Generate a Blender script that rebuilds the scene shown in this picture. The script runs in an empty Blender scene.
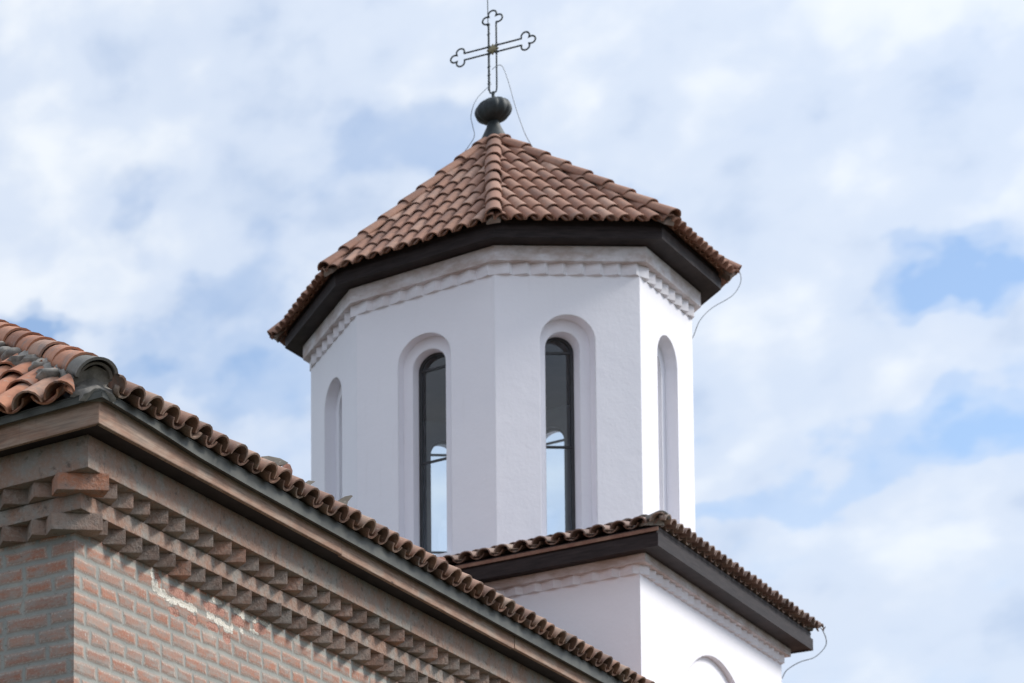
import bpy, bmesh, math, random
from mathutils import Vector, Matrix
R = math.radians
random.seed(7)
sc = bpy.context.scene
col = sc.collection

# ------------------------------------------------------------------ camera
PITCH, ROLL, F, PX, PY = 0.07810444, 0.02639058, 2258.05, -521.136, 1076.199
EYE = 1.6
r_ = Vector((math.cos(ROLL), -math.sin(PITCH) * math.sin(ROLL), math.cos(PITCH) * math.sin(ROLL)))
u_ = Vector((-math.sin(ROLL), -math.sin(PITCH) * math.cos(ROLL), math.cos(PITCH) * math.cos(ROLL)))
f_ = Vector((0, math.cos(PITCH), math.sin(PITCH)))
cam = bpy.data.cameras.new('camera')
camo = bpy.data.objects.new('camera', cam)
col.objects.link(camo)
M = Matrix((r_, u_, -f_)).transposed().to_4x4()
M.translation = Vector((0, 0, EYE))
camo.matrix_world = M
cam.sensor_width = 36
cam.lens = F * 36 / 1024
cam.shift_x = (512 - PX) / 1024
cam.shift_y = (PY - 341.5) / 1024
cam.clip_start, cam.clip_end = 0.1, 3000
cam.dof.use_dof = True
cam.dof.focus_distance = 15.5
cam.dof.aperture_fstop = 3.4
sc.camera = camo

# ------------------------------------------------------------------ sun and sky
SUN_H, SUN_E = R(100), R(40)                      # heading from +Y clockwise, elevation
sdir = Vector((math.sin(SUN_H) * math.cos(SUN_E), math.cos(SUN_H) * math.cos(SUN_E), math.sin(SUN_E)))
sun = bpy.data.lights.new('sun', 'SUN')
sun.energy = 2.35
sun.angle = R(16)
sun.color = (1.0, 0.95, 0.88)
suno = bpy.data.objects.new('sun', sun)
col.objects.link(suno)
suno.rotation_euler = sdir.to_track_quat('Z', 'Y').to_euler()
suno.location = (30, 0, 40)

world = bpy.data.worlds.new('World')
sc.world = world
world.use_nodes = True
wt = world.node_tree
wt.nodes.clear()


class NT:
    """tiny node helper"""
    def __init__(s, tree): s.t = tree
    def n(s, kind, **kw):
        nd = s.t.nodes.new(kind)
        for k, v in kw.items():
            if k.startswith('i_'):
                nd.inputs[int(k[2:])].default_value = v
            else:
                setattr(nd, k, v)
        return nd
    def l(s, a, b): s.t.links.new(a, b)
    def math(s, op, a, b=None, c=None, clamp=False):
        nd = s.t.nodes.new('ShaderNodeMath'); nd.operation = op; nd.use_clamp = clamp
        for i, q in enumerate((a, b, c)):
            if q is None: continue
            if hasattr(q, 'links'): s.l(q, nd.inputs[i])
            else: nd.inputs[i].default_value = q
        return nd.outputs[0]
    def noise(s, vec, scale, detail=4, rough=.5, dist=0.0, dim='3D'):
        nd = s.t.nodes.new('ShaderNodeTexNoise'); nd.noise_dimensions = dim
        nd.inputs['Scale'].default_value = scale; nd.inputs['Detail'].default_value = detail
        nd.inputs['Roughness'].default_value = rough; nd.inputs['Distortion'].default_value = dist
        if vec is not None: s.l(vec, nd.inputs['Vector'])
        return nd.outputs['Fac']
    def ramp(s, fac, stops, interp='LINEAR'):
        nd = s.t.nodes.new('ShaderNodeValToRGB'); cr = nd.color_ramp; cr.interpolation = interp
        while len(cr.elements) < len(stops): cr.elements.new(.5)
        for e, (p, c) in zip(cr.elements, stops):
            e.position = p
            e.color = (c, c, c, 1) if isinstance(c, (int, float)) else (*c, 1)
        s.l(fac, nd.inputs[0]); return nd.outputs[0]
    def mix(s, fac, a, b, mode='MIX'):
        nd = s.t.nodes.new('ShaderNodeMix'); nd.data_type = 'RGBA'; nd.blend_type = mode
        for sock, q in ((nd.inputs[0], fac), (nd.inputs[6], a), (nd.inputs[7], b)):
            if hasattr(q, 'links'): s.l(q, sock)
            elif isinstance(q, tuple): sock.default_value = (*q, 1)
            else: sock.default_value = q
        return nd.outputs[2]
    def mapping(s, vec, loc=(0, 0, 0), scale=(1, 1, 1), rot=(0, 0, 0)):
        nd = s.t.nodes.new('ShaderNodeMapping')
        nd.inputs[1].default_value = loc; nd.inputs[2].default_value = rot; nd.inputs[3].default_value = scale
        s.l(vec, nd.inputs[0]); return nd.outputs[0]


w = NT(wt)
tc = w.n('ShaderNodeTexCoord').outputs['Generated']
sky = w.n('ShaderNodeTexSky', sky_type='NISHITA', sun_disc=False, sun_elevation=SUN_E, sun_rotation=SUN_H,
          air_density=1.0, dust_density=0.6, ozone_density=1.5)
sep = w.n('ShaderNodeSeparateXYZ'); w.l(tc, sep.inputs[0])
az = w.math('ARCTAN2', sep.outputs[0], sep.outputs[1])
el = w.math('ARCSINE', sep.outputs[2])
cmb = w.n('ShaderNodeCombineXYZ'); w.l(az, cmb.inputs[0]); w.l(w.math('MULTIPLY', el, 1.35), cmb.inputs[1])
ae = cmb.outputs[0]
n_big = w.noise(w.mapping(ae, loc=(3.1, 1.7, 0)), 7.0, 3, .5, .2)
n_mid = w.noise(w.mapping(ae, loc=(0.3, 5.2, 0)), 17.0, 4, .45, .3)
n_fine = w.noise(w.mapping(ae, loc=(7.3, 2.2, 0)), 45.0, 5, .55, .2)
blue = w.math('MULTIPLY', w.math('SUBTRACT', n_big, .5), 0.6)
blue = w.math('ADD', blue, w.math('MULTIPLY', w.math('SUBTRACT', n_mid, .5), 1.15))
blue = w.math('ADD', blue, w.math('MULTIPLY', w.math('SUBTRACT', n_fine, .5), 0.30))
wx = w.noise(w.mapping(ae, loc=(9.1, 2.7, 0)), 34.0, 3, .5)
wy = w.noise(w.mapping(ae, loc=(4.1, 8.7, 0)), 34.0, 3, .5)
azw = w.math('MULTIPLY_ADD', w.math('SUBTRACT', wx, .5), .075, az)
elw = w.math('MULTIPLY_ADD', w.math('SUBTRACT', wy, .5), .040, el)
# openings in the cloud deck: (azimuth, elevation, half widths, strength)
for a0, e0, sa, se, k in [(.573, .367, .017, .0085, .75), (.600, .366, .016, .007, .7), (.589, .318, .030, .010, .62), (.600, .309, .022, .009, .45), (.565, .306, .014, .006, .3),
                          (.510, .297, .016, .0055, .6), (.549, .295, .018, .006, .42), (.462, .414, .014, .020, .38), (.391, .455, .022, .010, .34), (.40, .437, .02, .006, .25),
                          (.237, .392, .012, .009, .95), (.282, .374, .016, .010, .70), (.335, .369, .018, .012, .55), (.306, .398, .014, .009, .45), (.280, .437, .008, .018, .16),
                          (.500, .337, .012, .008, .25), (.345, .333, .02, .02, .3), (.53, .345, .02, .006, .2), (.34, .405, .012, .012, .25)]:
    dx = w.math('DIVIDE', w.math('SUBTRACT', azw, a0), sa)
    dy = w.math('DIVIDE', w.math('SUBTRACT', elw, e0), se)
    d2 = w.math('ADD', w.math('MULTIPLY', dx, dx), w.math('MULTIPLY', dy, dy))
    g = w.math('EXPONENT', w.math('MULTIPLY', d2, -.5))
    blue = w.math('MULTIPLY_ADD', g, k, blue)
cover = w.ramp(w.math('ADD', blue, .2), [(0.0, 1.0), (0.32, .93), (.62, .5), (1.0, 0.06)], 'EASE')
# cloud brightness: thick bright banks and thinner greyer-blue veils, brighter round the sun
n_c = w.math('ADD', w.math('MULTIPLY', w.noise(w.mapping(ae, loc=(1.3, 4.4, 0)), 10.0, 3, .5, .1), .55), w.math('MULTIPLY', w.noise(w.mapping(ae, loc=(2.3, 1.4, 0)), 24.0, 4, .5, .15), .45))
ccol = w.ramp(n_c, [(.36, (.375, .45, .58)), (.49, (.485, .545, .645)), (.64, (.61, .645, .69))], 'EASE')
sd = w.n('ShaderNodeVectorMath', operation='DOT_PRODUCT'); w.l(tc, sd.inputs[0]); sd.inputs[1].default_value = sdir
glow = w.math('MULTIPLY_ADD', w.math('POWER', w.math('MAXIMUM', sd.outputs['Value'], 0.0), 5.0), 1.1, 1.0)
vm = w.n('ShaderNodeVectorMath', operation='SCALE'); w.l(ccol, vm.inputs[0]); w.l(glow, vm.inputs[3])
bg1 = w.n('ShaderNodeBackground'); hsv = w.n('ShaderNodeHueSaturation'); hsv.inputs['Saturation'].default_value = 1.0; hsv.inputs['Value'].default_value = .88; w.l(sky.outputs[0], hsv.inputs['Color']); w.l(hsv.outputs[0], bg1.inputs[0]); bg1.inputs[1].default_value = .15
bg2 = w.n('ShaderNodeBackground'); w.l(vm.outputs[0], bg2.inputs[0]); bg2.inputs[1].default_value = 1.0
mx = w.n('ShaderNodeMixShader'); w.l(cover, mx.inputs[0]); w.l(bg1.outputs[0], mx.inputs[1]); w.l(bg2.outputs[0], mx.inputs[2])
wo = w.n('ShaderNodeOutputWorld'); w.l(mx.outputs[0], wo.inputs[0])

sc.view_settings.view_transform = 'Standard'
sc.view_settings.look = 'None'
sc.view_settings.exposure = 0.55
sc.view_settings.gamma = 1
sc.render.filter_size = 1.7
sc.cycles.max_bounces = 8
sc.cycles.transparent_max_bounces = 12


# ------------------------------------------------------------------ materials
def mat(name):
    m = bpy.data.materials.new(name); m.use_nodes = True
    t = NT(m.node_tree); b = m.node_tree.nodes['Principled BSDF']
    return m, t, b


def bump(t, b, h, strength, dist, normal=None):
    nd = t.n('ShaderNodeBump'); nd.inputs['Strength'].default_value = strength; nd.inputs['Distance'].default_value = dist
    t.l(h, nd.inputs['Height'])
    if normal is not None: t.l(normal, nd.inputs['Normal'])
    t.l(nd.outputs[0], b.inputs['Normal'])


def objco(t): return t.n('ShaderNodeTexCoord').outputs['Object']


def plaster(name, stain_shade):
    m, t, b = mat(name); o = objco(t)
    big = t.noise(o, 1.1, 5, .6)
    fine = t.noise(o, 26, 4, .6)
    streak = t.noise(t.mapping(o, scale=(5, 5, .45)), 2.2, 5, .6)
    c = t.mix(t.ramp(big, [(.3, 0.0), (.7, 1.0)]), (.85, .84, .885), (.82, .81, .86))
    c = t.mix(t.ramp(streak, [(.60, 0.0), (.85, .22)]), c, (.62, .60, .60))
    if stain_shade > 0:
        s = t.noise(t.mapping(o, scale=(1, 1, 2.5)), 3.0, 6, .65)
        c = t.mix(t.ramp(s, [(.36, .25 * stain_shade), (.62, stain_shade)]), c, (.40, .29, .235))  # brown for weather stain and for eave shade painted into the colour
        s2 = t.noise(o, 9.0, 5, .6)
        c = t.mix(t.ramp(s2, [(.5, 0.0), (.75, .45 * stain_shade)]), c, (.30, .29, .25))
    t.l(c, b.inputs['Base Color']); b.inputs['Roughness'].default_value = .92
    bv = t.n('ShaderNodeBevel'); bv.samples = 4; bv.inputs['Radius'].default_value = .018
    h = t.math('ADD', fine, t.math('MULTIPLY', t.noise(o, 4.5, 3), 2.2))
    bump(t, b, h, .25, .008, bv.outputs[0])
    return m


def wood_dark():
    m, t, b = mat('dark_stained_wood'); o = objco(t); b.inputs['Specular IOR Level'].default_value = .2
    g = t.noise(t.mapping(o, scale=(1.5, 1.5, 14)), 3, 5, .6)
    c = t.mix(t.ramp(g, [(.35, 0.0), (.7, 1.0)]), (.016, .011, .011), (.038, .028, .027))
    t.l(c, b.inputs['Base Color']); b.inputs['Roughness'].default_value = .6
    bump(t, b, g, .3, .004)
    return m


def wood_old():
    m, t, b = mat('weathered_wood'); uv = t.n('ShaderNodeUVMap').outputs[0]
    g = t.noise(t.mapping(uv, scale=(2.2, 40, 1)), 1.6, 6, .65)
    blot = t.noise(t.mapping(uv, scale=(1, 2.2, 1)), 2.6, 5, .6, .6)
    c = t.ramp(blot, [(.28, (.21, .155, .12)), (.45, (.33, .195, .135)), (.58, (.38, .27, .205)), (.72, (.27, .225, .185))])
    c = t.mix(t.ramp(g, [(.42, .0), (.62, .45)]), c, (.12, .075, .055))
    v = t.n('ShaderNodeTexVoronoi'); v.inputs['Scale'].default_value = 2.6; t.l(t.mapping(uv, scale=(1, 2.4, 1)), v.inputs['Vector'])
    c = t.mix(t.ramp(v.outputs['Distance'], [(.045, .85), (.09, 0.0)]), c, (.06, .04, .03))
    drips = t.noise(t.mapping(uv, scale=(26, 1.2, 1)), 1.0, 3, .6)
    c = t.mix(t.ramp(drips, [(.62, 0.0), (.74, .5)]), c, (.10, .075, .06))
    t.l(c, b.inputs['Base Color']); b.inputs['Roughness'].default_value = .85
    bump(t, b, g, .5, .006)
    return m


def metal_drip():
    m, t, b = mat('weathered_sheet_metal'); o = objco(t)
    n = t.noise(o, 5, 5, .6)
    c = t.mix(t.ramp(n, [(.35, 0.0), (.7, 1.0)]), (.05, .052, .045), (.105, .105, .09))
    t.l(c, b.inputs['Base Color']); b.inputs['Roughness'].default_value = .55; b.inputs['Metallic'].default_value = .35
    bump(t, b, n, .2, .005)
    return m


def tile_mat(name, ramp_, lichen):
    m, t, b = mat(name); o = objco(t)
    at = t.n('ShaderNodeAttribute'); at.attribute_name = 'tint'
    c = t.ramp(at.outputs['Fac'], ramp_)
    n = t.noise(o, 14, 6, .65)
    c = t.mix(t.ramp(n, [(.35, 0.0), (.7, .4)]), c, tuple(x * .62 for x in ramp_[0][1]))
    l = t.noise(o, 6.5, 6, .7, .4)
    c = t.mix(t.ramp(l, [(.52, 0.0), (.66, lichen)]), c, (.17, .165, .15))
    l2 = t.noise(o, 30, 3, .6)
    c = t.mix(t.ramp(l2, [(.62, 0.0), (.72, lichen * .8)]), c, (.38, .35, .30))
    t.l(c, b.inputs['Base Color']); b.inputs['Roughness'].default_value = .85
    bump(t, b, t.math('ADD', n, t.math('MULTIPLY', l2, .4)), .45, .006)
    return m


def brick_wall_mat():
    m, t, b = mat('brick_wall_with_smeared_mortar'); uv = t.n('ShaderNodeUVMap').outputs[0]
    d = t.n('ShaderNodeTexNoise'); d.inputs['Scale'].default_value = 9; d.inputs['Detail'].default_value = 4; t.l(uv, d.inputs['Vector'])
    d2 = t.n('ShaderNodeVectorMath', operation='MULTIPLY_ADD'); t.l(d.outputs['Color'], d2.inputs[0])
    d2.inputs[1].default_value = (.07, .026, 0); t.l(uv, d2.inputs[2])
    br = t.n('ShaderNodeTexBrick'); t.l(d2.outputs[0], br.inputs['Vector'])
    br.offset = .46; br.offset_frequency = 2; br.squash = .7; br.squash_frequency = 3
    br.inputs['Scale'].default_value = 1; br.inputs['Brick Width'].default_value = .315; br.inputs['Row Height'].default_value = .107
    br.inputs['Mortar Size'].default_value = .037; br.inputs['Mortar Smooth'].default_value = .9; br.inputs['Bias'].default_value = 0
    br.inputs['Color1'].default_value = (0, 0, 0, 1); br.inputs['Color2'].default_value = (1, 1, 1, 1); br.inputs['Mortar'].default_value = (.5, .5, .5, 1)
    tone = t.ramp(br.outputs['Color'], [(0, (.32, .145, .095)), (.35, (.40, .185, .12)), (.7, (.31, .17, .125)), (1, (.44, .27, .205))])
    rough_ = t.noise(uv, 55, 5, .7)
    tone = t.mix(t.ramp(rough_, [(.5, 0.0), (.72, .55)]), tone, (.46, .37, .32))
    mor_n = t.noise(uv, 3.2, 5, .6)
    mortar = t.ramp(mor_n, [(.3, (.25, .255, .235)), (.6, (.32, .32, .29)), (.75, (.40, .385, .335))])
    mortar = t.mix(t.ramp(rough_, [(.55, 0.0), (.75, .4)]), mortar, (.18, .185, .18))
    smear = t.noise(t.mapping(uv, scale=(1, 2.4, 1)), 6.5, 6, .65)
    smear = t.ramp(smear, [(.42, 0.0), (.64, .75)])
    f = t.math('MAXIMUM', br.outputs['Fac'], smear)
    f = t.math('MULTIPLY_ADD', t.math('SUBTRACT', rough_, .5), .35, f, clamp=True)
    c = t.mix(f, tone, mortar)
    rim = t.ramp(br.outputs['Fac'], [(.08, 0.0), (.35, .6), (.7, 0.0)])
    c = t.mix(t.math('MULTIPLY', rim, t.ramp(rough_, [(.42, 0.0), (.6, 1.0)])), c, (.52, .46, .39))
    pit = t.noise(uv, 34, 5, .7)
    c = t.mix(t.ramp(pit, [(.30, .75), (.40, 0.0)]), c, (.13, .105, .085))
    lime = t.noise(t.mapping(uv, loc=(4, 2, 0)), 17, 4, .6)
    c = t.mix(t.ramp(lime, [(.66, 0.0), (.70, .7)]), c, (.50, .45, .40))
    # flaked area below the cornice of the long wall: bared bricks with lips of old lime render
    dn = t.n('ShaderNodeTexNoise'); dn.inputs['Scale'].default_value = 26; dn.inputs['Detail'].default_value = 5; dn.inputs['Roughness'].default_value = .65; t.l(uv, dn.inputs['Vector'])
    dv = t.n('ShaderNodeVectorMath', operation='MULTIPLY_ADD'); t.l(dn.outputs['Color'], dv.inputs[0]); dv.inputs[1].default_value = (.075, .055, 0); t.l(uv, dv.inputs[2])
    sp = t.n('ShaderNodeSeparateXYZ'); t.l(dv.outputs[0], sp.inputs[0])
    def spots(pts):
        acc = None
        for (u, z, ru, rz_) in pts:
            a = t.math('DIVIDE', t.math('SUBTRACT', sp.outputs[0], u + .0375), ru); e = t.math('DIVIDE', t.math('SUBTRACT', sp.outputs[1], z + .0275), rz_)
            g = t.math('SUBTRACT', 1.0, t.math('SQRT', t.math('ADD', t.math('POWER', t.math('ABSOLUTE', a), 2.6), t.math('POWER', t.math('ABSOLUTE', e), 2.6))))
            acc = g if acc is None else t.math('MAXIMUM', acc, g)
        return acc
    bare = t.ramp(spots([(1.01, 6.065, .07, .036), (1.33, 6.035, .17, .034), (1.25, 5.90, .075, .032), (1.50, 5.90, .075, .034), (1.80, 6.04, .165, .034), (1.78, 5.91, .09, .032), (1.98, 5.885, .06, .045), (2.15, 6.03, .09, .042), (2.47, 6.05, .10, .034)]), [(.0, 0.0), (.18, 1.0)])
    limef = t.ramp(spots([(.965, 6.08, .03, .04), (1.0, 6.015, .05, .045), (1.09, 5.985, .07, .030), (1.22, 5.965, .085, .026), (1.35, 5.975, .09, .022), (1.49, 5.975, .075, .030), (1.84, 6.10, .085, .020),
                          (1.75, 5.98, .06, .022), (1.87, 5.965, .08, .026), (1.98, 5.945, .05, .030), (2.05, 5.955, .025, .035), (2.14, 6.095, .06, .026), (2.25, 6.085, .08, .026), (2.36, 6.085, .06, .022), (2.53, 6.10, .08, .012), (2.38, 6.01, .07, .012), (2.2, 5.975, .03, .02)]), [(.0, 0.0), (.16, 1.0)])
    gr = t.noise(uv, 75, 4, .7)
    c = t.mix(bare, c, t.ramp(gr, [(.35, (.26, .12, .085)), (.55, (.44, .22, .165)), (.7, (.56, .42, .34))]))
    c = t.mix(limef, c, t.ramp(gr, [(.34, (.36, .31, .25)), (.5, (.62, .58, .50)), (.7, (.74, .71, .65))]))
    t.l(c, b.inputs['Base Color']); b.inputs['Roughness'].default_value = .95
    dam = t.math('ADD', t.math('MULTIPLY', bare, -.9), t.math('MULTIPLY', limef, 1.3))
    rough_ = t.math('ADD', rough_, dam)
    h = t.math('MULTIPLY_ADD', br.outputs['Fac'], -1.0, t.math('MULTIPLY', rough_, .5))
    h = t.math('ADD', h, t.math('MULTIPLY', mor_n, 1.0))
    bump(t, b, h, .7, .012)
    return m


def loose_brick_mat(name, mortar_amount):
    m, t, b = mat(name); o = objco(t)
    at = t.n('ShaderNodeAttribute'); at.attribute_name = 'tint'
    c = t.ramp(at.outputs['Fac'], [(0, (.20, .14, .11)), (.35, (.30, .18, .13)), (.75, (.34, .24, .19)), (.9, (.38, .20, .135)), (1, (.44, .185, .105))])
    n = t.noise(o, 7, 6, .65)
    c = t.mix(t.ramp(n, [(.42, 0.0), (.62, mortar_amount)]), c, (.27, .265, .24))
    f = t.noise(o, 45, 4, .65)
    c = t.mix(t.ramp(f, [(.5, 0.0), (.75, .5)]), c, (.42, .36, .31))
    dk = t.noise(o, 16, 5, .7)
    c = t.mix(t.ramp(dk, [(.30, .8), (.44, 0.0)]), c, (.11, .085, .07))
    t.l(c, b.inputs['Base Color']); b.inputs['Roughness'].default_value = .95
    bv = t.n('ShaderNodeBevel'); bv.samples = 3; bv.inputs['Radius'].default_value = .011
    bump(t, b, t.math('ADD', f, t.math('MULTIPLY', dk, 1.5)), .8, .010, bv.outputs[0])
    return m


def flat_mat(name, c1, c2, scale=8, rough=.8, metallic=0.0, bm_=.3):
    m, t, b = mat(name); o = objco(t)
    n = t.noise(o, scale, 5, .6)
    t.l(t.mix(t.ramp(n, [(.35, 0.0), (.68, 1.0)]), c1, c2), b.inputs['Base Color'])
    b.inputs['Roughness'].default_value = rough; b.inputs['Metallic'].default_value = metallic
    bump(t, b, n, bm_, .006)
    return m


def glass_mat():
    m, t, b = mat('window_glass')
    t.t.nodes.remove(b)
    tr = t.n('ShaderNodeBsdfTransparent'); tr.inputs[0].default_value = (.84, .90, .95, 1)
    gl = t.n('ShaderNodeBsdfGlossy'); gl.inputs['Roughness'].default_value = .03; gl.inputs[0].default_value = (1, 1, 1, 1)
    fr = t.n('ShaderNodeFresnel'); fr.inputs[0].default_value = 1.5
    x = t.n('ShaderNodeMixShader'); t.l(t.math('MULTIPLY', fr.outputs[0], 1.25, clamp=True), x.inputs[0]); t.l(tr.outputs[0], x.inputs[1]); t.l(gl.outputs[0], x.inputs[2])
    t.l(x.outputs[0], t.t.nodes['Material Output'].inputs[0])
    return m


M_PL = plaster('white_plaster', 0)
M_PLS = plaster('stained_shaded_plaster', .72)  # cornice bands: weather stain, deepened to paint in the shade under the eaves
M_PLT = plaster('lightly_stained_shaded_plaster', .22)  # teeth: slight stain, with shade from the band above put into the colour
M_DW = wood_dark()
M_OW = wood_old()
M_MET = metal_drip()
M_TN = tile_mat('old_clay_tile', [(0, (.30, .13, .075)), (.4, (.46, .19, .105)), (.75, (.52, .24, .14)), (1, (.40, .26, .19))], .62)
M_TT = tile_mat('terracotta_tile', [(0, (.25, .13, .09)), (.35, (.33, .17, .115)), (.75, (.38, .205, .14)), (1, (.43, .265, .195))], .30)
M_TE = tile_mat('grimy_clay_tile', [(0, (.20, .12, .09)), (.4, (.30, .165, .115)), (.75, (.36, .205, .14)), (1, (.34, .25, .19))], .62)
M_TB = tile_mat('dark_weathered_tile', [(0, (.17, .115, .095)), (.4, (.25, .165, .135)), (.75, (.31, .21, .17)), (1, (.34, .26, .21))], .6)
M_TG = tile_mat('lichen_covered_tile', [(0, (.15, .14, .12)), (1, (.22, .19, .16))], .9)
M_BW = brick_wall_mat()
M_BR = loose_brick_mat('dusty_cornice_brick', .55)
M_BAND = loose_brick_mat('mortared_cornice_band', .8)
M_MOR = flat_mat('grey_mortar', (.15, .14, .125), (.33, .30, .26), 16, .95, 0, .8)
M_REDB = flat_mat('exposed_red_brick', (.36, .17, .125), (.45, .27, .21), 22, .95, 0, .7)
M_IRON = flat_mat('dark_wrought_iron', (.035, .045, .048), (.07, .08, .08), 20, .5, .5)
M_GOLD = flat_mat('tarnished_gilding', (.20, .17, .09), (.30, .26, .15), 20, .55, .4)
M_PATINA = flat_mat('dark_patinated_copper', (.016, .02, .022), (.05, .06, .062), 7, .6, .3)
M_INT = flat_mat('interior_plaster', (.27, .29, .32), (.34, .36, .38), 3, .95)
M_FRAME = flat_mat('dark_window_frame', (.02, .02, .022), (.04, .04, .045), 10, .5)
M_GLASS = glass_mat()
M_CABLE = flat_mat('grey_cable', (.24, .26, .28), (.34, .36, .38), 10, .5, .6)
M_GROUND = flat_mat('gravel_yard', (.05, .055, .035), (.10, .095, .07), 3, .95)


# ------------------------------------------------------------------ geometry helpers
def tag(o, label=None, cat=None, group=None, kind=None):
    if label: o['label'] = label
    if cat: o['category'] = cat
    if group: o['group'] = group
    if kind: o['kind'] = kind
    return o


def empty(name, loc, rz=0):
    o = bpy.data.objects.new(name, None); col.objects.link(o)
    o.location = loc; o.rotation_euler = (0, 0, rz); o.empty_display_size = .3
    return o


class MB:
    """collects verts, faces, per-face tint and per-face uv axis"""
    def __init__(s):
        s.v, s.f, s.t, s.sm = [], [], [], []
    def face(s, pts, tint=.5, smooth=False):
        k = len(s.v); s.v += [tuple(p) for p in pts]; s.f.append(tuple(range(k, k + len(pts)))); s.t.append(tint); s.sm.append(smooth)
    def grid(s, rows, tint=.5, close=False, smooth=True, flip=False):
        k = len(s.v); n = len(rows[0])
        for r in rows: s.v += [tuple(p) for p in r]
        for i in range(len(rows) - 1):
            for j in range(n if close else n - 1):
                a = k + i * n + j; b_ = k + i * n + (j + 1) % n; c = b_ + n; d = a + n
                s.f.append((a, d, c, b_) if flip else (a, b_, c, d)); s.t.append(tint); s.sm.append(smooth)
    def box(s, o, ax, ay, az, tint=.5):
        o, ax, ay, az = map(Vector, (o, ax, ay, az))
        p = [o, o + ax, o + ax + ay, o + ay]; q = [x + az for x in p]; k = len(s.v)
        s.v += [tuple(x) for x in p + q]
        for f in ((0, 3, 2, 1), (4, 5, 6, 7), (0, 1, 5, 4), (1, 2, 6, 5), (2, 3, 7, 6), (3, 0, 4, 7)):
            s.f.append(tuple(k + i for i in f)); s.t.append(tint); s.sm.append(False)
    def prism(s, poly, z0, z1, tint=.5):
        k = len(s.v); n = len(poly)
        s.v += [(x, y, z0) for x, y in poly] + [(x, y, z1) for x, y in poly]
        s.f.append(tuple(k + i for i in range(n))[::-1]); s.f.append(tuple(k + n + i for i in range(n)))
        s.t += [tint] * 2; s.sm += [False] * 2
        for i in range(n):
            j = (i + 1) % n
            s.f.append((k + i, k + j, k + n + j, k + n + i)); s.t.append(tint); s.sm.append(False)
    def ring(s, outer, inner, z0, z1, tint=.5):
        """closed ring solid between two same-length polygons"""
        n = len(outer)
        for i in range(n):
            j = (i + 1) % n
            a, b_, c, d = outer[i], outer[j], inner[j], inner[i]
            P = lambda p, z: (p[0], p[1], z)
            s.face([P(a, z0), P(b_, z0), P(b_, z1), P(a, z1)], tint)
            s.face([P(d, z1), P(c, z1), P(c, z0), P(d, z0)], tint)
            s.face([P(a, z1), P(b_, z1), P(c, z1), P(d, z1)], tint)
            s.face([P(b_, z0), P(a, z0), P(d, z0), P(c, z0)], tint)
    def tube(s, pts, rad, n=7, tint=.5, closed=False):
        pts = [Vector(p) for p in pts]; rows = []; m = len(pts)
        prev = None
        for i, p in enumerate(pts):
            a = pts[(i - 1) % m] if (closed or i > 0) else p
            b_ = pts[(i + 1) % m] if (closed or i < m - 1) else p
            tdir = (b_ - a).normalized()
            if prev is None:
                ref = Vector((0, 0, 1)) if abs(tdir.z) < .9 else Vector((1, 0, 0))
                x = tdir.cross(ref).normalized()
            else:
                x = (prev - tdir * prev.dot(tdir)).normalized()
            prev = x; y = tdir.cross(x)
            rr = rad[i] if isinstance(rad, (list, tuple)) else rad
            rows.append([p + (x * math.cos(q) + y * math.sin(q)) * rr for q in [2 * math.pi * k / n for k in range(n)]])
        if closed: rows.append(rows[0])
        s.grid(rows, tint, close=True)
        if not closed:
            s.face(rows[0][::-1], tint); s.face(rows[-1], tint)
    def lathe(s, c, prof, n=24, tint=.5, ribs=0, amp=0):
        c = Vector(c); rows = []
        for r, z in prof:
            rows.append([c + Vector((r * (1 + amp * abs(math.sin(ribs * q / 2))) * math.cos(q), r * (1 + amp * abs(math.sin(ribs * q / 2))) * math.sin(q), z)) for q in [2 * math.pi * k / n for k in range(n)]])
        s.grid(rows, tint, close=True)
    def build(s, name, m, parent=None, uv=None, bevel=0):
        me = bpy.data.meshes.new(name); me.from_pydata(s.v, [], s.f); me.materials.append(m)
        at = me.attributes.new('tint', 'FLOAT', 'FACE'); at.data.foreach_set('value', s.t)
        me.polygons.foreach_set('use_smooth', s.sm)
        if uv:
            ul = me.uv_layers.new(name='UVMap')
            for p in me.polygons:
                n = p.normal
                for li in p.loop_indices:
                    ul.data[li].uv = uv(me.vertices[me.loops[li].vertex_index].co, n)
        me.update()
        o = bpy.data.objects.new(name, me); col.objects.link(o)
        if parent: o.parent = parent
        if bevel:
            md = o.modifiers.new('bevel', 'BEVEL'); md.width = bevel; md.segments = 2; md.limit_method = 'ANGLE'
        return o


def uv_wall(co, n):
    if abs(n.z) > .8: return (co.x + co.y, co.x - co.y)
    if abs(n.x) > abs(n.y): return (-co.y, co.z)
    return (co.x, co.z)


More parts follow.
